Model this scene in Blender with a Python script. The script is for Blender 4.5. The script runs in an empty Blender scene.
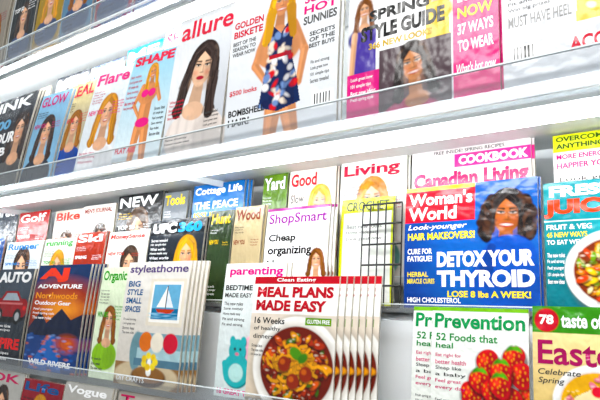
import bpy, numpy as np, math, random
random.seed(4); rng=np.random.RandomState(3)
sc=bpy.context.scene
CZ=1.45   # camera / eye height in metres; rack heights below are relative to it
# ---------------- helpers
def lin(c):
    if not isinstance(c,str): return np.array(c,float)
    c=c.lstrip('#'); v=np.array([int(c[i:i+2],16)/255 for i in (0,2,4)])
    return np.where(v<=.04045,v/12.92,((v+.055)/1.055)**2.4)
# tiers of the rack: (distance y, height z, backward lean in degrees)
TIERS={'U':(.745,.238,6),'UB':(.815,.30,4),'T':(.745,.575,6),'F':(.795,-.205,7),'M':(.885,-.04,6),'B':(.945,.0,4),'L':(.74,-.47,8)}
class Cv:
    def __init__(s,w,h,res):
        s.w,s.h,s.H=w,h,h/w
        nx=max(6,int(w/res)); ny=max(6,int(h/res)); s.nx,s.ny=nx,ny
        s.X,s.Y=np.meshgrid(np.linspace(0,1,nx+1),np.linspace(0,s.H,ny+1))
        s.C=np.ones((ny+1,nx+1,3))*.85; s.T=[]
    def mix(s,m,c,a=1): s.C+=(lin(c)-s.C)*(np.clip(m,0,1)*a)[...,None]
    def bg(s,c,c2=None):
        s.C[:]=lin(c)
        if c2: s.mix(s.Y/s.H,c2)
    def ie(s,cx,cy,rx,ry,c,rot=0,a=1,soft=.015):
        dx,dy=s.X-cx,s.Y-cy; co,si=math.cos(rot),math.sin(rot)
        p,q=dx*co+dy*si,-dx*si+dy*co
        d=np.sqrt((p/rx)**2+(q/ry)**2); s.mix((1-d)*min(rx,ry)/soft+.5,c,a)
    def ell(s,cx,cy,rx,ry,c,rot=0,a=1,soft=.015): s.ie(cx,cy*s.H,rx,ry,c,rot,a,soft)
    def rect(s,x0,y0,x1,y1,c,a=1):
        s.mix(((s.X>=x0)&(s.X<=x1)&(s.Y>=y0*s.H)&(s.Y<=y1*s.H)).astype(float),c,a)
    def icap(s,x0,y0,x1,y1,r0,r1,c,a=1,soft=.012):
        vx,vy=x1-x0,y1-y0; L=vx*vx+vy*vy+1e-9
        t=np.clip(((s.X-x0)*vx+(s.Y-y0)*vy)/L,0,1)
        d=np.hypot(s.X-x0-t*vx,s.Y-y0-t*vy); s.mix((r0+(r1-r0)*t-d)/soft+.5,c,a)
    def cap(s,x0,y0,x1,y1,r0,r1,c,a=1): s.icap(x0,y0*s.H,x1,y1*s.H,r0,r1,c,a)
    def limb(s,x0,y0,x1,y1,r0,r1,c):
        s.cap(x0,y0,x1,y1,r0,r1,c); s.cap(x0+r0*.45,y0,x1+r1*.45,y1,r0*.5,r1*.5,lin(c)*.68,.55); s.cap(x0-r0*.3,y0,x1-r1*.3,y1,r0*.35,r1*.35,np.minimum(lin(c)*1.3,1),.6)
    def poly(s,pts,c,a=1):
        m=np.zeros(s.X.shape,bool); P=[(x,y*s.H) for x,y in pts]
        for i in range(len(P)):
            (x1,y1),(x2,y2)=P[i],P[i-1]
            if y1==y2: continue
            m^=((s.Y<y1)!=(s.Y<y2))&(s.X<(x2-x1)*(s.Y-y1)/(y2-y1)+x1)
        s.mix(m.astype(float),c,a)
    def blobs(s,c,k=6,a=.22):
        for i in range(k):
            s.ell(rng.rand(),rng.rand(),.15+.35*rng.rand(),.15+.35*rng.rand(),np.clip(lin(c)*(.45+1.0*rng.rand()),0,1),rng.rand()*3,a,.3)
    def t(s,txt,x0,y0,x1,y1,c='#222222',b=.02,sh=0): s.T.append((txt,x0,y0*s.H,x1,y1*s.H,lin(c),b,sh))
    def fill(s,x0,y0,x1,n,c,dy=.028,seed=None,b=0.01):
        ws=["Best new ideas","Easy recipes","Your best year","Look great now","101 simple tips","Fresh spring style","Save money","Feel younger","Secrets revealed","What works","Home made easy","Win big prizes","Stress less","Fit and strong","The new rules"]
        for i in range(n):
            w=random.choice(ws); k=.75+.25*random.random()
            s.t(w,x0,y0+i*dy,x0+(x1-x0)*k,y0+i*dy+dy*.66,c,b)
    def person(s,cx,cy,r,skin='#e3b598',hair='#5a3820',top='#ffffff',long=1,tilt=0,body=1,smile=1):
        cy*=s.H; co,si=math.cos(tilt),math.sin(tilt); sk=lin(skin); hr=lin(hair); tp=lin(top)
        T=lambda x,y:(cx+r*(x*co-y*si),cy+r*(x*si+y*co))
        def E(x,y,rx,ry,c,rot=0,a=1,soft=.012):
            px,py=T(x,y); s.ie(px,py,rx*r,ry*r,c,rot+tilt,a,soft)
        def K(x0,y0,x1,y1,a0,a1,c,a=1,sf=.008):
            p,q=T(x0,y0); p2,q2=T(x1,y1); s.icap(p,q,p2,q2,a0*r,a1*r,c,a,sf)
        def strands(path,spread,k,a=.55):
            for i in range(k):
                o=(rng.rand()-.5)*2*spread; ph=rng.rand()*6; f=.45+1.5*rng.rand(); cc=np.clip(hr*f+(.02 if f>1.2 else 0),0,1); q=.03+.05*rng.rand()
                for (xa,ya),(xb,yb) in zip(path[:-1],path[1:]):
                    wv=.1*math.sin(ph+ya*3); wv2=.1*math.sin(ph+yb*3)
                    K(xa+o+wv,ya,xb+o*1.15+wv2,yb,q,q,cc,a,.012)
        E(0,-.25,.9,1.0,hr)
        if long:
            L=1.9*long
            for q in (-1,1):
                K(q*.68,-.2,q*.82,.7,.28,.3,hr); K(q*.82,.7,q*.95,L,.32,.24,hr); E(q*.98,L-.1,.34,.3,hr)
        if body:
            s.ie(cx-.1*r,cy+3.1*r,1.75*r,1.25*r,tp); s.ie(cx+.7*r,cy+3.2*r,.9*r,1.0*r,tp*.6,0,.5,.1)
            K(0,.7,0,1.9,.3,.4,sk*.72); E(0,2.0,.66,.42,sk*.92); E(-.25,2.05,.3,.2,np.minimum(sk*1.15,1),0,.6,.05)
            for i in range(5): K(-1.2+.5*i,2.3,-1.3+.6*i,3.6,.05,.1,tp*.55,.35,.05)
            if long:
                for q in (-1,1): K(q*.85,1.0,q*.98,L,.22,.26,hr)
        E(0,-.08,.64,.84,sk); E(0,.36,.5,.54,sk); E(0,.7,.25,.25,sk)
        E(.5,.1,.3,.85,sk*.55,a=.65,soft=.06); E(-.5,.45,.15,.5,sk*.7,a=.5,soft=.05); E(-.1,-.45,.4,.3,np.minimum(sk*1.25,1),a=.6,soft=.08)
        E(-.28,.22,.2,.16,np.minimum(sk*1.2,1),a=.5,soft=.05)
        for q in (-1,1):
            E(q*.27,-.1,.2,.13,sk*.58,a=.65,soft=.03)
            E(q*.27,-.07,.12,.045,'#e0d8ce'); E(q*.27,-.075,.062,.058,'#1d120c')
            K(q*.14,-.09,q*.41,-.12,.03,.03,'#180f0a'); K(q*.14,-.24,q*.46,-.27,.045,.022,hr*.5,.85)
            E(q*.36,.28,.16,.13,'#d07060',a=.35,soft=.05)
        K(.04,-.05,.08,.22,.03,.05,sk*.65,.7); K(-.02,0,-.01,.2,.03,.04,np.minimum(sk*1.3,1),.6); E(.02,.27,.12,.035,sk*.4,a=.85); 
        E(0,.52,.235,.095,'#a82c3e'); E(0,.66,.16,.04,sk*.6,a=.5,soft=.03)
        if smile: E(0,.505,.18,.04,'#fbf6f0')
        K(0,.98,.3,1.0,.1,.1,sk*.5,.5,.05)
        K(-.08,-1.0,-.6,-.35,.2,.13,hr); K(-.08,-1.02,.6,-.35,.24,.13,hr); K(-.6,-.35,-.68,.4,.12,.13,hr); K(.6,-.35,.68,.4,.12,.14,hr); E(0,-1.0,.5,.22,hr)
        strands([(-.05,-1.05),(-.5,-.65),(-.66,-.1),(-.72,.45)],.1,7); strands([(0,-1.05),(.5,-.65),(.66,-.1),(.72,.45)],.12,7)
        if long:
            for q in (-1,1): strands([(q*.75,.3),(q*.85,.9),(q*.93,1.9*long)],.22,11)
    def dish(s,cx,cy,R,cols,plate='#f4f1ea',n=90):
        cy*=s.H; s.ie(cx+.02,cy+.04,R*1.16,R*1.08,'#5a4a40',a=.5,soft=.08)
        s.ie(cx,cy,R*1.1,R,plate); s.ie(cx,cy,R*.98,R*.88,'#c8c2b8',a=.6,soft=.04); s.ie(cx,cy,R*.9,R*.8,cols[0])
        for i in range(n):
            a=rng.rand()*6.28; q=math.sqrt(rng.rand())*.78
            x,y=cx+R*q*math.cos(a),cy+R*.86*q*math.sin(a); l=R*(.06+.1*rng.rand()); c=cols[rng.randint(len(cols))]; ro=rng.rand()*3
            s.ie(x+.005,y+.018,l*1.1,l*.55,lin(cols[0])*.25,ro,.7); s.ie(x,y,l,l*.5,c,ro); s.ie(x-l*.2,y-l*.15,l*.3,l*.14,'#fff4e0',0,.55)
    def noodles(s,cx,cy,R,n,c0='#e0a050'):
        cy*=s.H
        for i in range(n):
            a=rng.rand()*6.28; q=R*.6*rng.rand(); x,y=cx+q*math.cos(a),cy+q*math.sin(a)*.85; b=rng.rand()*6.28; px,py=x,y; rr=R*.035; f=.55+.7*rng.rand()
            for k in range(4):
                b+=.6; nx_,ny_=px+R*.14*math.cos(b),py+R*.12*math.sin(b); s.icap(px,py+.012,nx_,ny_+.012,rr,rr,'#5a1a0c',.5); s.icap(px,py,nx_,ny_,rr,rr,np.clip(lin(c0)*f,0,1)); px,py=nx_,ny_
    def barcode(s,x,y,w=.16,h=.09):
        s.rect(x,y,x+w,y+h,'#ffffff')
        for i in range(6): s.rect(x+w*(.1+.14*i),y+.01,x+w*(.16+.14*i),y+h-.02,'#111111')
_tc={}
def tmesh(txt,b,sh):
    k=(txt,b,sh)
    if k in _tc: return _tc[k]
    cu=bpy.data.curves.new('t','FONT'); cu.body=txt; cu.resolution_u=3; cu.offset=b; cu.shear=sh; cu.fill_mode='FRONT'
    o=bpy.data.objects.new('t',cu); sc.collection.objects.link(o)
    dg=bpy.context.evaluated_depsgraph_get(); oe=o.evaluated_get(dg); m=oe.to_mesh(); m.calc_loop_triangles()
    V=np.zeros(len(m.vertices)*3); m.vertices.foreach_get('co',V); V=V.reshape(-1,3)[:,:2]
    T=np.zeros(len(m.loop_triangles)*3,int); m.loop_triangles.foreach_get('vertices',T); T=T.reshape(-1,3)
    oe.to_mesh_clear(); bpy.data.objects.remove(o); bpy.data.curves.remove(cu)
    if len(V):
        lo,hi=V.min(0),V.max(0); V=(V-lo)/np.maximum(hi-lo,1e-5)
        a,b2,c=V[T[:,0]],V[T[:,1]],V[T[:,2]]
        cr=(b2[:,0]-a[:,0])*(c[:,1]-a[:,1])-(b2[:,1]-a[:,1])*(c[:,0]-a[:,0])
        T[cr<0]=T[cr<0][:,::-1]
    _tc[k]=(V,T); return V,T
# ---------------- materials
def mat(name,col=(.8,.8,.8),rough=.5,metal=0,emit=0,noise=0):
    m=bpy.data.materials.new(name); m.use_nodes=True; nt=m.node_tree; p=nt.nodes['Principled BSDF']
    c=lin(col); p.inputs['Base Color'].default_value=(*c,1); p.inputs['Roughness'].default_value=rough; p.inputs['Metallic'].default_value=metal
    if emit: p.inputs['Emission Color'].default_value=(.96,.985,1,1); p.inputs['Emission Strength'].default_value=emit
    if noise:
        n=nt.nodes.new('ShaderNodeTexNoise'); n.inputs['Scale'].default_value=9
        r=nt.nodes.new('ShaderNodeValToRGB'); r.color_ramp.elements[0].color=(*(c*(1-noise)),1); r.color_ramp.elements[1].color=(*c,1)
        nt.links.new(n.outputs['Fac'],r.inputs[0]); nt.links.new(r.outputs[0],p.inputs['Base Color'])
    return m
def printed():
    m=bpy.data.materials.new('printed_paper'); m.use_nodes=True; nt=m.node_tree; p=nt.nodes['Principled BSDF']
    a=nt.nodes.new('ShaderNodeVertexColor'); a.layer_name='Col'
    h=nt.nodes.new('ShaderNodeHueSaturation'); h.inputs['Saturation'].default_value=1.18
    nt.links.new(a.outputs['Color'],h.inputs['Color']); nt.links.new(h.outputs[0],p.inputs['Base Color']); p.inputs['Roughness'].default_value=.22; p.inputs['Specular IOR Level'].default_value=.4
    n=nt.nodes.new('ShaderNodeTexNoise'); n.inputs['Scale'].default_value=7; bu=nt.nodes.new('ShaderNodeBump'); bu.inputs['Strength'].default_value=.2; bu.inputs['Distance'].default_value=.02
    nt.links.new(n.outputs['Fac'],bu.inputs['Height']); nt.links.new(bu.outputs[0],p.inputs['Normal'])
    return m
def acrylic(name,tint,g,dif):
    m=bpy.data.materials.new(name); m.use_nodes=True; nt=m.node_tree; nt.nodes.clear()
    o=nt.nodes.new('ShaderNodeOutputMaterial'); t=nt.nodes.new('ShaderNodeBsdfTransparent'); t.inputs[0].default_value=(*tint,1)
    gl=nt.nodes.new('ShaderNodeBsdfGlossy'); gl.inputs['Roughness'].default_value=.04
    d=nt.nodes.new('ShaderNodeBsdfDiffuse'); d.inputs[0].default_value=(.85,.88,.9,1)
    m1=nt.nodes.new('ShaderNodeMixShader'); m1.inputs[0].default_value=g; m2=nt.nodes.new('ShaderNodeMixShader'); m2.inputs[0].default_value=dif
    nt.links.new(t.outputs[0],m1.inputs[1]); nt.links.new(gl.outputs[0],m1.inputs[2])
    nt.links.new(m1.outputs[0],m2.inputs[1]); nt.links.new(d.outputs[0],m2.inputs[2]); nt.links.new(m2.outputs[0],o.inputs[0]); return m
PR=printed(); WHITE=mat('white_enamel','#eceff1',.35,noise=.03); WALL=mat('wall_paint','#e6eaed',.6,noise=.04)
ACR=acrylic('clear_acrylic',(.95,.965,.975),.11,.05); ACE=mat('acrylic_edge','#eef6f8',.12)
TUBE=mat('fluorescent_glow','#ffffff',.4,emit=22); WIRE=mat('black_wire','#151515',.4)
FLOOR=mat('floor_tile','#55524c',.4,noise=.15)
# ---------------- magazine: u, w, h in millimetres along the rack
def mag(tier,u0,w,h,art,dn=0,n=0,dx=.004,t=.005,res=.0017,roll=0,curl=.006,tl=None):
    u0,w,h=u0/1000,w/1000,h/1000
    y0,z0,tz=TIERS[tier]; y0-=dn; tl=tl or tz
    c=Cv(w,h,res); art(c)
    nx,ny=c.nx,c.ny
    X=c.X.ravel()*w; Z=h-c.Y.ravel()*w
    G=np.stack([X,np.full_like(X,-t),Z],1); i=np.arange((nx+1)*(ny+1)).reshape(ny+1,nx+1)
    Q=np.stack([i[:-1,:-1],i[1:,:-1],i[1:,1:],i[:-1,1:]],-1).reshape(-1,4)
    m=8
    zz=np.linspace(0,h,m+1); BV=[]; 
    for z in zz: BV+= [(0,-t,z),(w,-t,z),(w,0,z),(0,0,z)]
    BV=np.array(BV); BQ=[]
    for k in range(m):
        a=4*k
        for j in ((1,2),(2,3),(3,0)): BQ.append((a+j[0],a+j[1],a+4+j[1],a+4+j[0]))
    BQ.append((4*m,4*m+1,4*m+2,4*m+3)); BQ.append((3,2,1,0)); BQ=np.array(BQ)
    BC=np.tile(lin('#c8c2b6'),(len(BV),1))
    TV=[];TT=[];TC=[];off=0
    for (s,x0,ya,x1,yb,col,b,sh) in c.T:
        v,tr=tmesh(s,b,sh)
        if not len(v): continue
        px=(x0+v[:,0]*(x1-x0))*w; pz=h-(yb-v[:,1]*(yb-ya))*w
        TV.append(np.stack([px,np.full_like(px,-t-.00035),pz],1)); TT.append(tr+off); TC.append(np.tile(col,(len(v),1))); off+=len(v)
    verts=[G,BV]; cols=[c.C.reshape(-1,3),BC]; quads=[Q,BQ+len(G)]; tris=[]; base=len(G)+len(BV)
    if TV: TV=np.concatenate(TV); verts.append(TV); cols.append(np.concatenate(TC)); tris.append(np.concatenate(TT)+base)
    V0=np.concatenate(verts); C0=np.concatenate(cols); Q0=np.concatenate(quads); T0=np.concatenate(tris) if tris else np.zeros((0,3),int)
    V0[:,1]+= -curl*np.sin(np.pi*V0[:,2]/h)*.5
    VV=[];CC=[];QQ=[];T3=[]
    for k in range(n+1):
        s=V0.copy(); s[:,0]+=dx*k; s[:,1]+=(t+.0008)*k; s[:,2]+=(t+.0008)*k*math.tan(math.radians(tl))
        VV.append(s);CC.append(C0);QQ.append(Q0+k*len(V0));T3.append(T0+k*len(V0))
    VV=np.concatenate(VV);CC=np.concatenate(CC);QQ=np.concatenate(QQ);T3=np.concatenate(T3)
    if roll:
        a=math.radians(roll); co,si=math.cos(a),math.sin(a); x_,z_=VV[:,0].copy(),VV[:,2].copy()
        VV[:,0]=x_*co+z_*si; VV[:,2]=-x_*si+z_*co; VV[:,2]+=max(0,(w+dx*n)*si)
    me=bpy.data.meshes.new('magazine'); me.vertices.add(len(VV)); me.vertices.foreach_set('co',VV.ravel())
    li=np.concatenate([QQ.ravel(),T3.ravel()]); nq,n3=len(QQ),len(T3)
    me.loops.add(len(li)); me.loops.foreach_set('vertex_index',li.astype(np.int32))
    st=np.concatenate([np.arange(nq)*4,nq*4+np.arange(n3)*3]).astype(np.int32)
    me.polygons.add(nq+n3); me.polygons.foreach_set('loop_start',st)
    me.update(calc_edges=True); me.validate()
    at=me.color_attributes.new('Col','FLOAT_COLOR','POINT'); 
    at.data.foreach_set('color',np.concatenate([np.clip(CC,0,1),np.ones((len(CC),1))],1).ravel())
    me.materials.append(PR)
    o=bpy.data.objects.new('magazine',me); o.location=(u0,y0,z0+CZ); o.rotation_euler=(-math.radians(tl),0,0); sc.collection.objects.link(o)
    return o
def gen(bg='#ffffff',title='HOME',tc='#d0203a',ty=(.03,.15),tx=(.05,.9),face=None,lines=(),bg2=None,nf=4,fc='#333333',strip=None,extra=None,b=.03):
    def f(c):
        c.bg(bg,bg2); c.blobs(bg)
        if extra: extra(c)
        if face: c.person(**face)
        if strip: c.rect(0,0,1,ty[1]+.015,strip)
        c.t(title,tx[0],ty[0],tx[1],ty[1],tc,b)
        for l in lines: c.t(*l)
        if nf:
            c.fill(.05,ty[1]+.06,.4,nf,fc); c.fill(.64,ty[1]+.2,.95,nf,tc); c.t(random.choice(['SPRING','NEW YOU','TOP 50','WIN BIG']),.05,ty[1]+.12+nf*.028,.45,ty[1]+.17+nf*.028,tc,.03); c.fill(.05,.82,.5,3,fc,.04)
    return f
P=lambda cx=.5,cy=.48,r=.25,**k:dict(cx=cx,cy=cy,r=r,**k)
# ---- hero covers
def a_allure(c):
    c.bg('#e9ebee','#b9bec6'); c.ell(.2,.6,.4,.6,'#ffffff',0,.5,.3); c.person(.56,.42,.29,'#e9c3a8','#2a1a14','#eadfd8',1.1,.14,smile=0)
    c.t('allure',.08,.04,.99,.18,'#d81f3c',.02); c.fill(.04,.62,.33,5,'#d81f3c'); c.fill(.7,.75,.96,4,'#444444'); c.fill(.04,.86,.5,3,'#222222')
def a_lucky(c):
    c.bg('#eceef1','#dfe2e6'); s='#d89c78'
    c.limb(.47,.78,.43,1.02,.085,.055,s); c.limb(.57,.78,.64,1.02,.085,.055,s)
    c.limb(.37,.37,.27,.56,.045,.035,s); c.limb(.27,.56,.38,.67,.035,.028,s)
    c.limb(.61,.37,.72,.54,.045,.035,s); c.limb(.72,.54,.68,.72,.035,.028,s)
    c.person(.49,.2,.12,s,'#cf9c4c',s,1.35,.05)
    c.poly([(.37,.39),(.42,.34),(.5,.4),(.56,.34),(.62,.39),(.6,.53),(.66,.68),(.7,.83),(.5,.86),(.32,.82),(.36,.66),(.4,.53)],'#1c2a52')
    for i in range(60):
        y=.37+.47*rng.rand(); wd=.1 if y<.55 else .1+(y-.55)*.28; x=.5+(rng.rand()*2-1)*wd
        c.ell(x,y,.015+.03*rng.rand(),.012+.02*rng.rand(),['#d8484a','#ecdccc','#7e96c4','#f0eef0','#16204a'][rng.randint(5)],rng.rand()*3)
    c.rect(.405,.52,.6,.545,'#b8323a'); c.cap(.57,.42,.6,.8,.03,.05,'#0c1230',.35)
    c.cap(.4,.26,.38,.42,.045,.03,'#cf9c4c'); c.cap(.58,.26,.61,.42,.045,.03,'#b88438')
    R='#d5213c'
    c.t('LUCKY',.04,.005,.96,.08,R,.05)
    for i,w in enumerate(['GOLDEN','BISKETE']): c.t(w,.03,.24+i*.06,.32,.285+i*.06,R,.03)
    for i,w in enumerate(['BEST OF THE','SEASON TO','WEAR NOW']): c.t(w,.03,.37+i*.035,.26,.395+i*.035,'#444444')
    for i,w in enumerate(['SUPER','HOT','SUNNIES']): c.t(w,.7,.22+i*.065,.98,.27+i*.065,['#e0508a','#e0508a','#555555'][i],.03)
    for i,w in enumerate(['SECRETS','OF THE','BEST BUYS']): c.t(w,.76,.45+i*.035,.97,.475+i*.035,'#444444')
    c.t('$500 looks',.03,.68,.3,.715,R,.02); c.fill(.78,.62,.97,4,'#555555',.035)
    c.t('BOMBSHELL',.03,.8,.38,.84,'#222222',.03); c.t('HAIR!',.03,.855,.24,.9,'#222222',.03); c.barcode(.8,.8,.17,.09)
def a_instyle(c):
    c.bg('#f1f1f3','#dcdce2')
    c.limb(.1,.72,.09,1.0,.05,.04,'#3a3348'); c.limb(.16,.72,.17,1.0,.05,.04,'#332c42')
    c.person(.12,.42,.065,'#e0b090','#6b4022','#4a4a88',1.2); c.poly([(.04,.54),(.21,.54),(.21,.78),(.05,.78)],'#564a98'); c.limb(.05,.55,.03,.78,.022,.018,'#e0b090')
    c.person(.63,.4,.06,'#e5bd9c','#d9ab5e','#e8c23a',1.2); c.poly([(.56,.49),(.7,.49),(.72,.78),(.55,.78)],'#e6c33c')
    c.rect(.21,.44,.56,.7,'#fbfbfb')
    c.rect(.0,.76,.26,1,'#d6247e'); c.rect(.24,.67,.72,1,'#4a3a40'); c.person(.47,.77,.12,'#c68e6c','#1c100e','#b83a6c',.9,-.12)
    c.rect(.73,0,1,1,'#e0217c')
    c.t('InStyle',.04,.03,.95,.18,'#c01828',.03)
    c.t('SPRING',.16,.44,.58,.5,'#1a1a1a',.04); c.t('STYLE GUIDE',.1,.52,.68,.6,'#111111',.05); c.t('366 NEW LOOKS',.16,.615,.6,.65,'#c9a400',.04)
    for i,w in enumerate(['HOTTEST','LOOKS','NOW','37 WAYS','TO WEAR']): c.t(w,.76,.4+i*.08,.97,.455+i*.08,['#ffffff','#ffffff','#ffe04a'][i%3],.03)
    c.t("What's hot now",.75,.83,.98,.88,'#ffffff',.01,.2); c.fill(.03,.78,.22,4,'#ffffff',.035)
def a_bag(c):
    c.bg('#e9eaee','#d6d8dc'); c.person(.42,.25,.12,'#e0b090','#5a3820','#9aa0ac',1)
    c.poly([(.5,.35),(.92,.35),(.96,.76),(.44,.76)],'#eec23a'); c.poly([(.85,.35),(.92,.35),(.96,.76),(.88,.76)],'#b98c1c',.6); c.cap(.57,.37,.67,.24,.018,.018,'#b98c1c'); c.cap(.67,.24,.83,.37,.018,.018,'#b98c1c')
    for i in range(5):
        for j in range(5): c.ell(.53+j*.08,.42+i*.07,.03,.022,'#fdf6dc',.6,.85)
    c.t('NEW SPRING',.04,.45,.4,.5,'#777777',.02); c.t('MUST HAVE HEEL',.04,.67,.42,.72,'#777777',.01); c.fill(.04,.54,.38,4,'#666666',.03); c.t('ACCESSORIES',.4,.82,.97,.88,'#d0203a',.03); c.barcode(.05,.8)
def a_ww(c):
    c.bg('#1a4796','#133480'); c.ell(.75,.6,.55,.6,'#3a70c0',0,.6,.3)
    for q in (-1,1):
        for i in range(34):
            v=rng.rand(); c.ell(.79+q*(.09+.075*math.sin(v*2.6)+.02*rng.rand()),.13+v*.33,.035,.03,['#0e0806','#1c100c','#33201a','#4a3024'][rng.randint(4)],rng.rand()*3,.95)
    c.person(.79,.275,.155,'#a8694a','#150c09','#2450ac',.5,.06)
    for q in (-1,1):
        for i in range(12):
            v=rng.rand(); c.ell(.79+q*(.115+.04*v+.02*rng.rand()),.2+v*.26,.022,.04,['#0e0806','#241510','#4a3024'][rng.randint(3)],q*.4,.9)
    c.ell(.8,.6,.19,.15,'#2450ac'); c.cap(.68,.53,.64,.7,.03,.05,'#163a88')
    c.rect(0,0,.56,.035,'#e8c63c'); c.rect(0,.035,.56,.3,'#d4202e')
    c.t("Woman's",.03,.05,.54,.16,'#ffffff',.03); c.t("World",.03,.175,.42,.285,'#ffffff',.03)
    c.t('Look-younger',.03,.32,.5,.375,'#ffffff',.01,.25); c.t('HAIR MAKEOVERS!',.03,.39,.56,.45,'#f4e04a',.03)
    c.t('CURE FOR',.03,.52,.23,.565,'#ffffff',.02);c.t('FATIGUE!',.03,.58,.23,.625,'#ffffff',.02)
    c.t('DETOX YOUR',.27,.55,.97,.675,'#ffffff',.05); c.t('THYROID',.27,.7,.97,.83,'#ffffff',.05)
    c.t('LOSE 8 lbs A WEEK!',.35,.86,.94,.91,'#f4e04a',.03)
    c.t('HERBAL',.03,.71,.2,.75,'#f4e04a',.02); c.t('MIRACLE CURES',.03,.765,.25,.805,'#f4e04a',.02)
    c.t('HIGH CHOLESTEROL',.03,.915,.45,.955,'#ffffff',.02)
def a_fresh(c):
    c.bg('#1a8f98','#0f6a76'); c.blobs('#1a8f98',5); c.t('FRESH',.05,.03,.62,.12,'#ffffff',.05); c.t('JUICE',.0,.14,.6,.29,'#f2482c',.06)
    c.rect(0,.31,.5,.315,'#ffffff'); c.t('FRUIT & VEG',.02,.34,.4,.38,'#ffffff');c.t('45 NEW WAYS',.02,.4,.36,.44,'#f7e25a');c.t('TO EAT WELL',.02,.46,.34,.495,'#ffffff')
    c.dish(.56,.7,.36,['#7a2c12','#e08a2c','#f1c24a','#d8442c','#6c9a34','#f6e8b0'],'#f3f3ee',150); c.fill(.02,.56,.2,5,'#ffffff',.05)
def a_clean(c):
    c.bg('#e8dfd4','#d8c9b4'); c.rect(0,0,1,.06,'#c01c28'); c.t('Clean Eating',.28,.012,.74,.048,'#ffffff',.02)
    c.rect(0,.06,1,.29,'#fbfaf7')
    c.t('MEAL PLANS',.05,.08,.95,.165,'#b81c28',.05); c.t('MADE EASY',.05,.185,.88,.27,'#b81c28',.05)
    c.t('16 Weeks',.05,.32,.42,.37,'#222222',.02); c.t('of healthy',.05,.39,.38,.43,'#222222',.01); c.t('dinners',.05,.45,.3,.485,'#222222',.01)
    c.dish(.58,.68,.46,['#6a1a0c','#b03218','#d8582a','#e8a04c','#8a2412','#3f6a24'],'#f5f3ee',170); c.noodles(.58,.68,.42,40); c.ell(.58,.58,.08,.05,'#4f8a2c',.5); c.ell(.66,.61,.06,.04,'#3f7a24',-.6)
    for (x,y) in ((.45,.66),(.7,.72),(.56,.78)): c.ell(x,y+.01,.075,.075,'#3a0c06',0,.7); c.ell(x,y,.07,.068,'#8e2c16'); c.ell(x-.02,y-.015,.03,.025,'#d87a50',0,.7)
    c.rect(.66,.31,.95,.37,'#6a9a34'); c.t('GLUTEN FREE',.68,.325,.93,.355,'#ffffff'); c.fill(.04,.53,.2,3,'#333333',.035); c.t('FAST & EASY',.05,.94,.6,.98,'#ffffff',.03)
def berries(c,cx,cy,R,k):
    for i in range(k)[::-1]:
        a=i*2.4; q=R*math.sqrt(i/k); x,y=cx+q*math.cos(a),cy*c.H+q*math.sin(a)*.9; r=.12; ro=a%1.2-.6
        c.ie(x+.01,y+.02,r*1.05,r*1.12,'#3a0408',ro,.8,.03); c.ie(x,y-.02,r*.95,r*.8,'#cc1620',ro); c.ie(x,y+.02,r*.72,r*.98,'#cc1620',ro); c.ie(x+.03,y+.03,r*.55,r*.65,'#86080f',0,.55,.07); c.ie(x-.035,y-.03,r*.35,r*.4,'#ff8078',0,.75,.05)
        for j in range(13):
            b=j*2.4; s=r*.8*math.sqrt(j/13); c.ie(x+s*math.cos(b),y+s*math.sin(b),.007,.01,'#f2c06a',0,.75)
        if i%2==0:
            for d in (-.9,-.3,.3,.9): c.ie(x+.05*d,y-r*.8,.042,.015,['#3f8a24','#5cae38'][d>0],d*.9)
def a_prev(c):
    c.bg('#f4f6f2','#e9ede6'); c.rect(0,0,1,.03,'#7cba3c'); berries(c,.72,.58,.34,11)
    c.t('Prevention',.03,.05,.97,.17,'#1f9450',.03); c.t('52 Foods that',.05,.21,.7,.27,'#2f8a44',.02); c.t('heal',.05,.285,.24,.33,'#2f8a44',.02)
    for i,w in enumerate(['Eat right for','better health','Sleep like','a baby','Feel great','every day']): c.t(w,.05,.37+i*.05,.33+.05*(i%2),.405+i*.05,['#d01f6a','#333333'][i//2%2],.01)
    c.t('FLAT BELLY',.05,.86,.36,.9,'#d01f6a',.03); c.fill(.05,.72,.3,3,'#333333',.04)
def a_taste(c):
    c.bg('#f6e2b4','#eecf8a'); c.blobs('#eecf8a',4); c.rect(0,0,1,.19,'#3f8a2a'); c.ell(.14,.1,.12,.12,'#c81f2e'); c.t('78',.07,.06,.21,.13,'#ffffff',.04)
    c.t('taste of home',.28,.045,.98,.15,'#ffffff',.03); c.t('Easter',.05,.24,.9,.41,'#a5265c',.02); c.t('Celebrate',.05,.44,.45,.48,'#3a3a3a',.01,.2); c.t('Spring',.05,.5,.3,.55,'#3a3a3a',.01,.2)
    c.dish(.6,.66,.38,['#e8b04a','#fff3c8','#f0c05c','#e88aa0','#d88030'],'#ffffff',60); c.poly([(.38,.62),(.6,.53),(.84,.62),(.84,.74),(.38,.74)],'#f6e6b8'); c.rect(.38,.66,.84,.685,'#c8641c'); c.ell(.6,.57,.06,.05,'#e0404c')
def a_shop(c):
    c.bg('#f7f5f6'); c.rect(0,0,1,.03,'#9a2a7a'); c.person(.84,.56,.12,'#e0b090','#6b4022','#d05a8a',.8)
    c.t('ShopSmart',.04,.06,.96,.2,'#8c2c8a',.02); c.t('Cheap',.06,.28,.5,.38,'#1a1a1a',.03); c.t('organizing',.06,.41,.76,.52,'#1a1a1a',.03); c.t('ideas',.06,.55,.4,.64,'#1a1a1a',.03); c.fill(.06,.7,.6,4,'#8c2c8a',.06)
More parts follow.
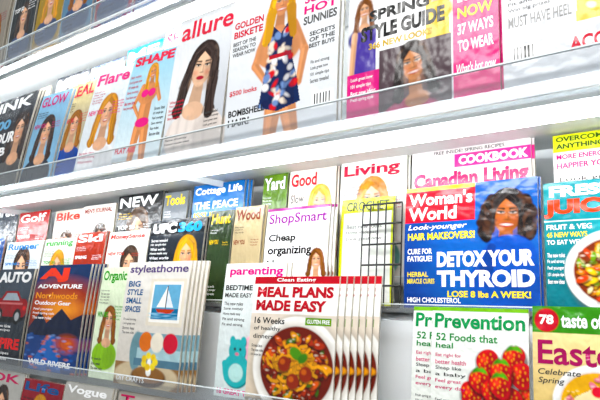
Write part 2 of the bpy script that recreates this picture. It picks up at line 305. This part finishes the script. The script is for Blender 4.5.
def a_parent(c):
    c.bg('#e9eeee','#d3dedd'); c.rect(0,0,1,.13,'#f7f9f8'); c.t('parenting',.08,.03,.96,.11,'#e6428c',.03)
    c.ell(.75,.74,.2,.36,'#3e7fb8'); c.person(.72,.33,.17,'#e9bd9e','#a8743c','#f2c0d0',0,.1); c.fill(.04,.3,.42,5,'#444444',.04)
    c.t('BEDTIME',.04,.17,.5,.21,'#333333',.03); c.t('MADE EASY',.04,.23,.5,.265,'#333333',.02)
    for dx,cc in ((.012,'#2f7c80'),(0,'#4fb0b4')):
        c.ell(.34+dx,.8+dx,.22,.2,cc); c.ell(.34+dx,.66+dx,.14,.14,cc); c.ell(.25+dx,.59+dx,.045,.06,cc); c.ell(.43+dx,.59+dx,.045,.06,cc); c.cap(.14+dx,.76,.2+dx,.86,.04,.05,cc)
    c.ell(.34,.82,.12,.11,'#bfe4e0'); c.ell(.3,.65,.018,.018,'#223333'); c.ell(.39,.65,.018,.018,'#223333'); c.ell(.34,.685,.03,.018,'#e88aa0')
    c.t('18 GREAT TOYS',.05,.94,.7,.98,'#e6428c',.03)
def a_style(c):
    c.bg('#e9e6e0','#cfc8be'); c.t('styleathome',.04,.025,.97,.11,'#5a4878',.02)
    c.rect(.42,.14,.97,.52,'#e4dccc'); c.rect(.46,.165,.93,.495,'#f6f4ee'); c.rect(.49,.19,.9,.47,'#7ab0d0'); c.rect(.49,.38,.9,.47,'#2c6c98')
    c.poly([(.69,.21),(.69,.375),(.56,.375)],'#fbfaf4'); c.poly([(.71,.23),(.71,.375),(.82,.375)],'#e8ecf0'); c.rect(.692,.2,.706,.39,'#5a3a24'); c.poly([(.55,.385),(.84,.385),(.79,.42),(.6,.42)],'#b8402c')
    for i in range(14): c.ell(.5+.4*rng.rand(),.42+.045*rng.rand(),.04,.005,'#9ccce4',0,.8)
    c.rect(0,.82,1,1,'#8c6c4c'); c.ell(.5,.92,.5,.16,'#c8b89c'); c.rect(.3,.58,1,.84,'#7fa0ac'); c.ell(.32,.73,.1,.2,'#6d8f98'); c.rect(.34,.7,1,.78,'#a9c6cc'); c.rect(.3,.78,1,.84,'#58788a')
    c.ell(.46,.65,.1,.1,'#d9702c',.3); c.ell(.64,.65,.1,.1,'#ece4d4',-.2); c.ell(.84,.65,.11,.1,'#c8404c',.2); c.ell(.55,.92,.27,.1,'#4b3220'); c.ell(.55,.9,.25,.08,'#8a6442'); c.cap(.55,.8,.55,.88,.03,.04,'#f4f4f0')
    for i in range(8): c.ell(.55+.09*math.cos(i*.9),.8+.045*math.sin(i*.9),.04,.035,['#e8c23a','#f2dc6a'][i%2])
    for i,w in enumerate(['BIG','STYLE','SMALL','SPACES']): c.t(w,.05,.16+i*.07,.25+.06*(i>0),.21+i*.07,'#2c5c8c',.03)
    c.fill(.05,.47,.28,4,'#444444',.035); c.t('DIY CRAFTS',.05,.93,.5,.97,'#ffffff',.02)
def a_aj(c):
    c.bg('#16305c','#0c1630'); c.ell(.55,.42,.6,.26,'#c85a22',0,.9,.25); c.ell(.6,.43,.3,.1,'#f2a048',0,.8,.12); c.poly([(0,.62),(.2,.45),(.35,.56),(.6,.42),(.8,.52),(1,.46),(1,.8),(0,.8)],'#141c34')
    c.rect(0,.68,1,1,'#1c3c78'); c.poly([(.1,1),(.42,.68),(.55,.68),(.75,1)],'#3a68b0'); c.ell(.78,.74,.18,.08,'#d8682c',0,.8,.08)
    for i in range(70): c.ell(rng.rand(),.66+.34*rng.rand(),.035,.01,['#e8803a','#3d68b0','#8aa8e0','#122450'][rng.randint(4)],0,.7)
    c.t('AJ',.05,.03,.62,.17,'#e8402c',.06); c.t('ADVENTURE',.05,.19,.9,.23,'#ffffff',.03); c.t('Northwoods',.05,.27,.85,.33,'#f2a048',.02); c.t('Outdoor Gear',.05,.35,.75,.39,'#ffffff',.02); c.fill(.05,.42,.5,3,'#ffffff',.04); c.t('WILD RIVERS',.1,.9,.9,.95,'#ffffff',.03)
def car(c,y=.5,col='#3a3f48'):
    c.ell(.5,y+.1,.48,.08,'#0a0a0c'); c.cap(.12,y,.88,y,.13,.13,col); c.poly([(.2,y-.07),(.34,y-.18),(.68,y-.18),(.84,y-.07)],col); c.poly([(.28,y-.08),(.38,y-.155),(.65,y-.155),(.76,y-.08)],'#9aa6b0')
    c.cap(.15,y-.045,.85,y-.045,.015,.015,'#e8a0a0',.5)
    for x in (.24,.76): c.ell(x,y+.09,.11,.11,'#0c0c0c'); c.ell(x,y+.09,.06,.06,'#a8acb0')
    c.ell(.09,y,.05,.03,'#fff6c8'); c.ell(.92,y,.04,.03,'#d02020')
def a_emp(c):
    c.bg('#3a424c','#101318'); c.blobs('#3a424c'); car(c,.42,'#8c1c20'); c.t('AUTO',.05,.03,.95,.15,'#e4e4e4',.05); c.t('EMPIRE',.05,.74,.95,.85,'#e02a2a',.05); c.fill(.1,.88,.8,2,'#ffffff',.05); c.fill(.1,.6,.8,2,'#ffffff',.045)
def a_canliv(c):
    c.bg('#ece4e4','#dfe0c8'); c.rect(.38,.05,1,.15,'#e8689c'); c.t('FREE INSIDE! SPRING RECIPES',.2,.01,.8,.038,'#444444')
    c.t('COOKBOOK',.42,.065,.98,.135,'#ffffff',.05); c.t('Canadian Living',.02,.175,.98,.33,'#c00a60',.05)
    c.t('25 ways to brighten spring',.04,.365,.5,.4,'#333333'); c.t('EASY & FRESH',.55,.36,.96,.41,'#c00a60',.03); c.dish(.5,.75,.4,['#e8a04a','#d8c24a','#8fae3a','#c8502c'],n=60)
def a_overc(c):
    c.bg('#f0efe8'); c.rect(0,0,1,.12,'#c8d41c'); c.t('OVERCOME',.03,.015,.5,.05,'#2a4a10',.03); c.t('ANYTHING',.03,.065,.46,.1,'#2a4a10',.03); c.t('MORE ENERGY,',.03,.14,.5,.18,'#d01f78',.03); c.t('HAPPIER YOU',.03,.2,.5,.24,'#d01f78',.03); c.fill(.05,.3,.9,5,'#444444',.06)
def a_cott(c):
    c.bg('#2a68b0','#7aaad8'); c.rect(0,.6,1,1,'#1c4a74'); c.poly([(0,.6),(.2,.5),(.5,.58),(.8,.48),(1,.6)],'#1c4a24'); c.rect(.2,.72,.8,.78,'#b09068')
    c.t('Cottage Life',.04,.03,.96,.13,'#ffffff',.03); c.t('THE PEACE',.05,.18,.9,.26,'#ffffff',.03); c.t('ISSUE',.05,.29,.5,.35,'#f4e04a',.03); c.fill(.05,.4,.6,3,'#ffffff',.045)
def a_ufc(c):
    c.bg('#2a3038','#08090c'); c.person(.72,.45,.2,'#e0b090','#c99a4e','#111111',.8); c.rect(0,.02,1,.19,'#15181c'); c.t('UFC',.05,.04,.5,.17,'#ffffff',.06); c.t('360',.53,.04,.95,.17,'#3aa0e0',.06); c.fill(.05,.24,.42,7,'#ffffff',.055)
def bikini(c):
    s='#dc9c74'; c.bg('#9fd0e4','#e4eef2')
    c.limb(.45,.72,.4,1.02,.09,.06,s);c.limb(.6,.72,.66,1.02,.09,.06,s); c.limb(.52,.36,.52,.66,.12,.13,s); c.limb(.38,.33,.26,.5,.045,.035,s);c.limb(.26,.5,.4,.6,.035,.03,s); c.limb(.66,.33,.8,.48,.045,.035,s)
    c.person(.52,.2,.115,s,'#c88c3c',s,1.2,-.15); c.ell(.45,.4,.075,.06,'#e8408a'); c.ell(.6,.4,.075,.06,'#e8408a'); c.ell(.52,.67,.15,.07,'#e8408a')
def wrap(x,f):
    def g(c): x(c); f(c)
    return g
a_shape=wrap(bikini,lambda c:(c.t('SHAPE',.05,.02,.9,.11,'#e02a4a',.05),c.fill(.03,.2,.32,7,'#d0204a',.05),c.fill(.74,.55,.97,6,'#333333',.045),c.t('FLAT ABS',.05,.88,.5,.93,'#e02a4a',.04)))
# ---------------- lay out magazines (position along rack, width, height in mm)
g=gen
mag('U',-2153,250,262,g('#f0e4d8','Bride','#b04a7a',face=P(hair='#3a2418',top='#ffffff')),tl=10)
mag('U',-1880,240,265,g('#d8dfe8','ELLE','#1a1a1a',face=P(hair='#c88c3c',top='#c03a50')),dn=.004,tl=10)
mag('U',-1622.4,207,267,g('#2c3038','INK','#ffffff',bg2='#101216',face=P(.78,.4,.2,hair='#2a1a12',top='#555555'),nf=0,lines=[('100',.05,.25,.5,.36,'#7fb4d8',.04),('YOUR',.05,.4,.7,.52,'#ffffff',.04),('JOB',.05,.56,.55,.68,'#ffffff',.04),('FOR',.05,.72,.55,.84,'#7fb4d8',.04)]),dn=.014,n=2,tl=11)
mag('U',-1406.3,136,238,g('#8cb4d0','GLOW','#c0186c',face=P(.5,.45,.27,hair='#2c1a12',top='#28303c'),nf=3),dn=.008,n=1,roll=2,tl=11)
mag('U',-1284,115,248,g('#e8d8a0','REAL','#d0203a',bg2='#30508c',face=P(.5,.45,.26,hair='#8a5a2c',top='#3050a0')),dn=.0,n=2,tl=11)
mag('U',-1169.6,140,246,g('#dfe6ea','Flare','#e02a7a',face=P(.55,.45,.27,hair='#b8803c',top='#f6f6f8'),nf=5,fc='#c02a5a'),dn=.010,n=2,roll=2.5,tl=11)
mag('U',-1022,148,244,a_shape,dn=.018,n=3,roll=3,tl=10,res=.0013)
mag('U',-863.2,154,292,a_allure,dn=.018,n=1,res=.0012,tl=8)
mag('U',-700,234,303,a_lucky,dn=.016,n=1,res=.0012,tl=5)
mag('U',-447.7,230,303,a_instyle,dn=.016,n=1,res=.0012,tl=5)
mag('U',-214,198,300,a_bag,dn=.014,res=.0014,tl=5)
mag('U',-10,170,276,g('#f0d8dc','Vogue','#222222',face=P(hair='#7a4a24',top='#c04a5a')),dn=.012,res=.003)
mag('UB',-1862,229,235,g('#24303c','TECH','#ffffff',nf=3,fc='#ffffff'))
mag('UB',-1613,170,230,g('#8a6a58','Hair','#ffffff',face=P(hair='#3a2418')),dn=.004)
mag('UB',-1426,154,240,g('#20242c','MEN','#e8e8e8',face=P(hair='#1a1412',long=0,top='#303030')),roll=1.5)
mag('UB',-1257,133,236,g('#1c3c6c','Home','#ffffff',nf=3,fc='#ffffff'),dn=.004)
mag('UB',-1121,129,250,g('#4c80c0','ME','#ffffff',nf=3,face=P(hair='#9a6a30')))
mag('UB',-981,140,258,g('#f4f0f0','SHAPE','#d0203a',nf=4,face=P(hair='#9a6a30')),dn=.004)
mag('UB',-836,112,255,g('#f0c8d8','SELF','#202020',nf=4,face=P(hair='#2a1a10')))
cols=['#8a2436','#20386c','#8c8478','#1c2428','#9a7c1c','#5c7c94']
tu=[(-2064,190),(-1862,170),(-1675,125),(-1535,120),(-1398,120),(-1264,125),(-1134,134),(-983,123),(-849,134),(-702,150),(-545,170)]
for i,(a,b_) in enumerate(tu):
    mag('T',a,b_,270,g(cols[i%6],['GOLF','Bride','Knit','Decor','Guns','Yoga','Art','Garden','Wine','Sail','Food'][i],'#ffffff' if i%6 in(0,1,3) else '#a02040',face=P(hair=['#2a1a12','#c88c3c','#7a4a24'][i%3],top='#405070')),dn=.004*(i%3),res=.003,n=1,roll=[0,2,0][i%3])
# back tier
mag('B',-2027,209,250,g('#2c3440','Wired','#ffffff',nf=2,fc='#fff000'))
mag('B',-1803,172,218,g('#a82c2c','Golf','#ffffff',nf=2,fc='#ffffff'),dn=.003)
mag('B',-1603,141,210,g('#d8ccc0','Bike','#c8382c',face=P(hair='#4a3020')))
mag('B',-1457,146,213,g('#e8e4dc',"MEN'S JOURNAL",'#8a2a28',ty=(.04,.12),face=P(.6,.45,.25,hair='#3a2a20',long=0,top='#5a6a78')),n=1,dn=.003)
mag('B',-1305,178,229,g('#14161a','NEW','#ffffff',face=P(.5,.42,.28,hair='#4a3424',top='#222222',long=0),nf=3,fc='#e8c23a'),n=1)
mag('B',-1117,84,220,g('#6c7278','Tools','#f0d040',nf=3,fc='#ffffff'),n=3,dn=.003,dx=.006)
mag('B',-1011,161,227,a_cott,n=2,dn=.006,dx=.006)
mag('B',-801,66,230,g('#5a7c2c','Yard','#ffffff',nf=3,fc='#ffffff'),n=1)
mag('B',-728,115,230,g('#efe2d8','Good','#d0202c',tx=(.04,.6),face=P(.68,.3,.25,hair='#d9ab5e',top='#e88aa0'),nf=0,lines=[('Slow',.05,.22,.34,.3,'#333333',.02),('Cooker',.05,.33,.4,.4,'#333333',.02)]),n=1,dn=.002)
mag('B',-599,141,231,g('#eceae4','Living','#b81e3c',face=P(.5,.33,.25,hair='#b87a3c',top='#78a8a0'),nf=3),n=1,dn=.006)
mag('B',-449,206,231,a_canliv,n=1,dn=.004,res=.0013)
mag('B',-210,156,228,a_overc,n=1,dn=.004)
# middle tier
mag('M',-2023,246,182,g('#30508c','Fish','#ffffff',nf=3,fc='#ffffff'))
mag('M',-1750,198,160,g('#d4dce4',"Runner",'#2c7ac0',face=P(hair='#3a2418',long=0,top='#e06a2c')),n=1,dn=.004)
mag('M',-1548,150,161,g('#dce4d4','running','#3f9a44',face=P(hair='#c8924a',top='#e8408a')),n=1)
mag('M',-1390,126,170,g('#a83a2c','Ski','#ffffff',nf=3,fc='#ffffff'),n=1,dn=.004)
mag('M',-1256,154,166,g('#f2f0ea','MoneySense','#c8382c',ty=(.04,.13),face=P(.6,.5,.25,hair='#3a2a20',long=0,top='#304058'),nf=2),n=1)
mag('M',-1093,180,184,a_ufc,n=2,dn=.004)
mag('M',-901,65,194,g('#2c3c24','Hunt','#e8c23a',nf=2,fc='#ffffff'),n=1)
mag('M',-828,77,197,g('#b8a888','Wood','#7c2c0c',nf=3),n=1,dn=.003)
mag('M',-737,149,186,a_shop,n=2,dn=.006)
mag('M',-433,212,197,a_ww,n=1,res=.001,dn=.010,dx=.003)
mag('M',-214,157,185,a_fresh,n=1,res=.0012,dn=.006)
def a_yel(c):
    c.bg('#c4cc3a'); c.rect(.06,.14,.94,.97,'#eef0ea'); c.t('CROCHET',.1,.03,.9,.12,'#444a20',.02); c.fill(.12,.25,.8,3,'#777777',.06)
mag('M',-576,110,193,a_yel,dn=-.015)
# front tier
mag('F',-2037,245,254,g('#c8d0d8','Boat','#20508c',nf=3),n=1)
mag('F',-1784,136,244,g('#80242c','Moto','#ffffff',nf=3,fc='#ffffff'),n=1,dn=.004)
mag('F',-1636,180,243,a_emp,n=2,dn=.002)
mag('F',-1417,222,250,a_aj,n=4,dx=.006,dn=.012,res=.0013)
mag('F',-1160,98,241,g('#e4f0d4','Organic','#3f9a34',face=P(hair='#7a4a24',top='#8fbf4a'),nf=5),n=0,dn=.002)
mag('F',-1054,194,250,a_style,n=4,dx=.006,dn=.014,res=.0012)
mag('F',-789,110,243,a_parent,n=0,dn=.002,res=.0012) if False else mag('F',-789,147,243,a_parent,n=1,dn=-.012,dx=.006,res=.0012)
mag('F',-684,177,217,a_clean,n=6,dx=.010,dn=.022,res=.0011,t=.004)
mag('F',-388,133,171,a_prev,dn=-.002,t=.004)
mag('F',-352,133,172,a_prev,dn=.012,res=.001,t=.004)
mag('F',-215,124,176,a_taste,n=1,dn=.008,res=.0012)
mag('F',-84,109,179,g('#3a6ab0','Puzzles','#ffffff',nf=3,fc='#ffffff'),res=.003)
for i in range(12):
    mag('L',-2080+i*176,166,[255,248,258][i%3],g(['#b4aca2','#98a8b8','#2c3438','#b8b6b0','#903a40','#b8b6b0'][i%6],['Teen','Hello','Star','OK','Life','Vogue'][i%6],['#c02a5a','#20508c','#ffffff'][i%3],ty=(.02,.1),face=P(.5,.3,.22,hair=['#2a1a12','#c88c3c','#7a4a24'][i%3],top='#405070')),res=.003,n=1,dn=.004*(i%3))
# ---------------- rack
def box(name,x0,x1,y0,y1,z0,z1,m,parent=None,rx=0,bev=0):
    V=[((x)-(x0+x1)/2,(y)-(y0+y1)/2,(z)-(z0+z1)/2) for z in(z0,z1) for y in(y0,y1) for x in(x0,x1)]
    me=bpy.data.meshes.new(name); me.from_pydata(V,[],[(0,2,3,1),(4,5,7,6),(0,1,5,4),(2,6,7,3),(0,4,6,2),(1,3,7,5)]); me.materials.append(m)
    o=bpy.data.objects.new(name,me); o.location=((x0+x1)/2,(y0+y1)/2,(z0+z1)/2+CZ); o.rotation_euler=(rx,0,0); sc.collection.objects.link(o)
    if bev: b=o.modifiers.new('b','BEVEL'); b.width=bev; b.segments=2
    if parent: o.parent=parent
    return o
def empty(n):
    e=bpy.data.objects.new(n,None); sc.collection.objects.link(e); return e
X0,X1=-3.4,1.2; WY=1.07
def cyl(name,x0,x1,y,z,r,m,parent=None):
    bpy.ops.mesh.primitive_cylinder_add(vertices=20,radius=r,depth=1); o=bpy.context.object; o.name=name; o.data.materials.append(m)
    o.location=((x0+x1)/2,y,z+CZ); o.rotation_euler=(0,math.pi/2,0); o.scale=(1,1,x1-x0)
    for p in o.data.polygons: p.use_smooth=True
    if parent: o.parent=parent
    return o
for nm,zs in (('U',.238),('T',.575)):
    e=empty('display_shelf'); 
    box('tray',X0,X1,.708,.80,zs-.005,zs-.0003,ACR,e); box('deck',X0,X1,.802,WY-.016,zs-.0075,zs-.0005,WHITE,e)
    box('lip',X0,X1,.700,.704,zs-.016,zs+.028,ACR,e); box('lip_edge_top',X0,X1,.6995,.7045,zs+.028,zs+.030,ACE,e); box('lip_edge_bottom',X0,X1,.699,.705,zs-.019,zs-.016,ACE,e)
    box('riser',X0,X1,.800,.803,zs,zs+.058,ACR,e); box('riser_step',X0,X1,.803,.86,zs+.058,zs+.0615,ACR,e)
    for k in range(5):
        x=-2.72+k*.9; box('bracket_%d'%k,x-.003,x+.003,.81,WY-.016,zs-.022,zs-.008,WHITE,e,bev=.001)
    l=empty('fluorescent_light'); box('housing',X0+.02,X1-.02,.765,.80,zs-.0135,zs-.0055,WHITE,l,bev=.002); cyl('tube',X0+.05,X1-.05,.782,zs-.0235,.0095,TUBE,l)
e=empty('magazine_rack')
for nm,y,z,y1,lp in (('front',.795,-.205,.848,.022),('middle',.885,-.04,.91,.006),('rear',.945,0,1.0,.01),('lower',.74,-.47,.80,.03)):
    box(nm+'_ledge',X0,X1,y-.034,y1,z-.006,z-.0003,ACR if nm!='lower' else WHITE,e)
    box(nm+'_lip',X0,X1,y-.037,y-.034,z-.006,z+lp,ACR,e)
    box(nm+'_lip_edge',X0,X1,y-.0375,y-.0335,z+lp,z+lp+.0015,ACE,e)
box('rack_base',X0,X1,.865,WY-.016,-1.43,-.06,WHITE,e)
w=empty('wire_rack')
u0,ww,hh=-.522,.077,.148+.03; t=math.radians(6)
def wirep(p,q,r=.0013,m=WIRE):
    cu=bpy.data.curves.new('wire','CURVE'); cu.dimensions='3D'; cu.bevel_depth=r; s=cu.splines.new('POLY'); s.points.add(1)
    for i,v in enumerate((p,q)):
        x_,s_=v; s.points[i].co=(x_,.88+s_*math.sin(t),-.04+s_*math.cos(t)+CZ,1)
    cu.materials.append(m); o=bpy.data.objects.new('wire',cu); sc.collection.objects.link(o); o.parent=w
for i in range(6): wirep((u0+ww*i/5,-.0),(u0+ww*i/5,hh))
for i in range(6): wirep((u0,hh*i/5),(u0+ww,hh*i/5),.0018)
for k in range(6):
    x=-3.0+k*.6; box('wall_upright',x-.007,x+.007,WY-.014,WY-.001,-1.4,1.2,WHITE,None,bev=.002)
box('wall_back',-4,2.2,WY,WY+.1,-1.45,1.6,WALL)
box('floor',-4,2.2,-2.5,WY,-1.5,-1.4505,FLOOR)
# ---------------- light
wd=bpy.data.worlds.new('w'); sc.world=wd; wd.use_nodes=True; b=wd.node_tree.nodes['Background']; b.inputs[0].default_value=(.88,.95,1,1); b.inputs[1].default_value=.4
def area(n,loc,rot,sx,sy,pw,col=(1,1,1)):
    l=bpy.data.lights.new(n,'AREA'); l.shape='RECTANGLE'; l.size=sx; l.size_y=sy; l.energy=pw; l.color=col; o=bpy.data.objects.new(n,l); o.location=loc; o.rotation_euler=rot; sc.collection.objects.link(o)
area('ceiling_light',(.1,-.9,CZ+1.4),(math.radians(50),0,0),2.6,.5,60,(1,.99,.97))
cam=bpy.data.cameras.new('Camera'); cam.sensor_width=36; cam.lens=34.98; cam.clip_start=.01
co=bpy.data.objects.new('Camera',cam); sc.collection.objects.link(co); co.location=(0,0,CZ); co.rotation_euler=(math.radians(98.1),0,math.radians(36.4)); sc.camera=co
sc.view_settings.view_transform='Standard'
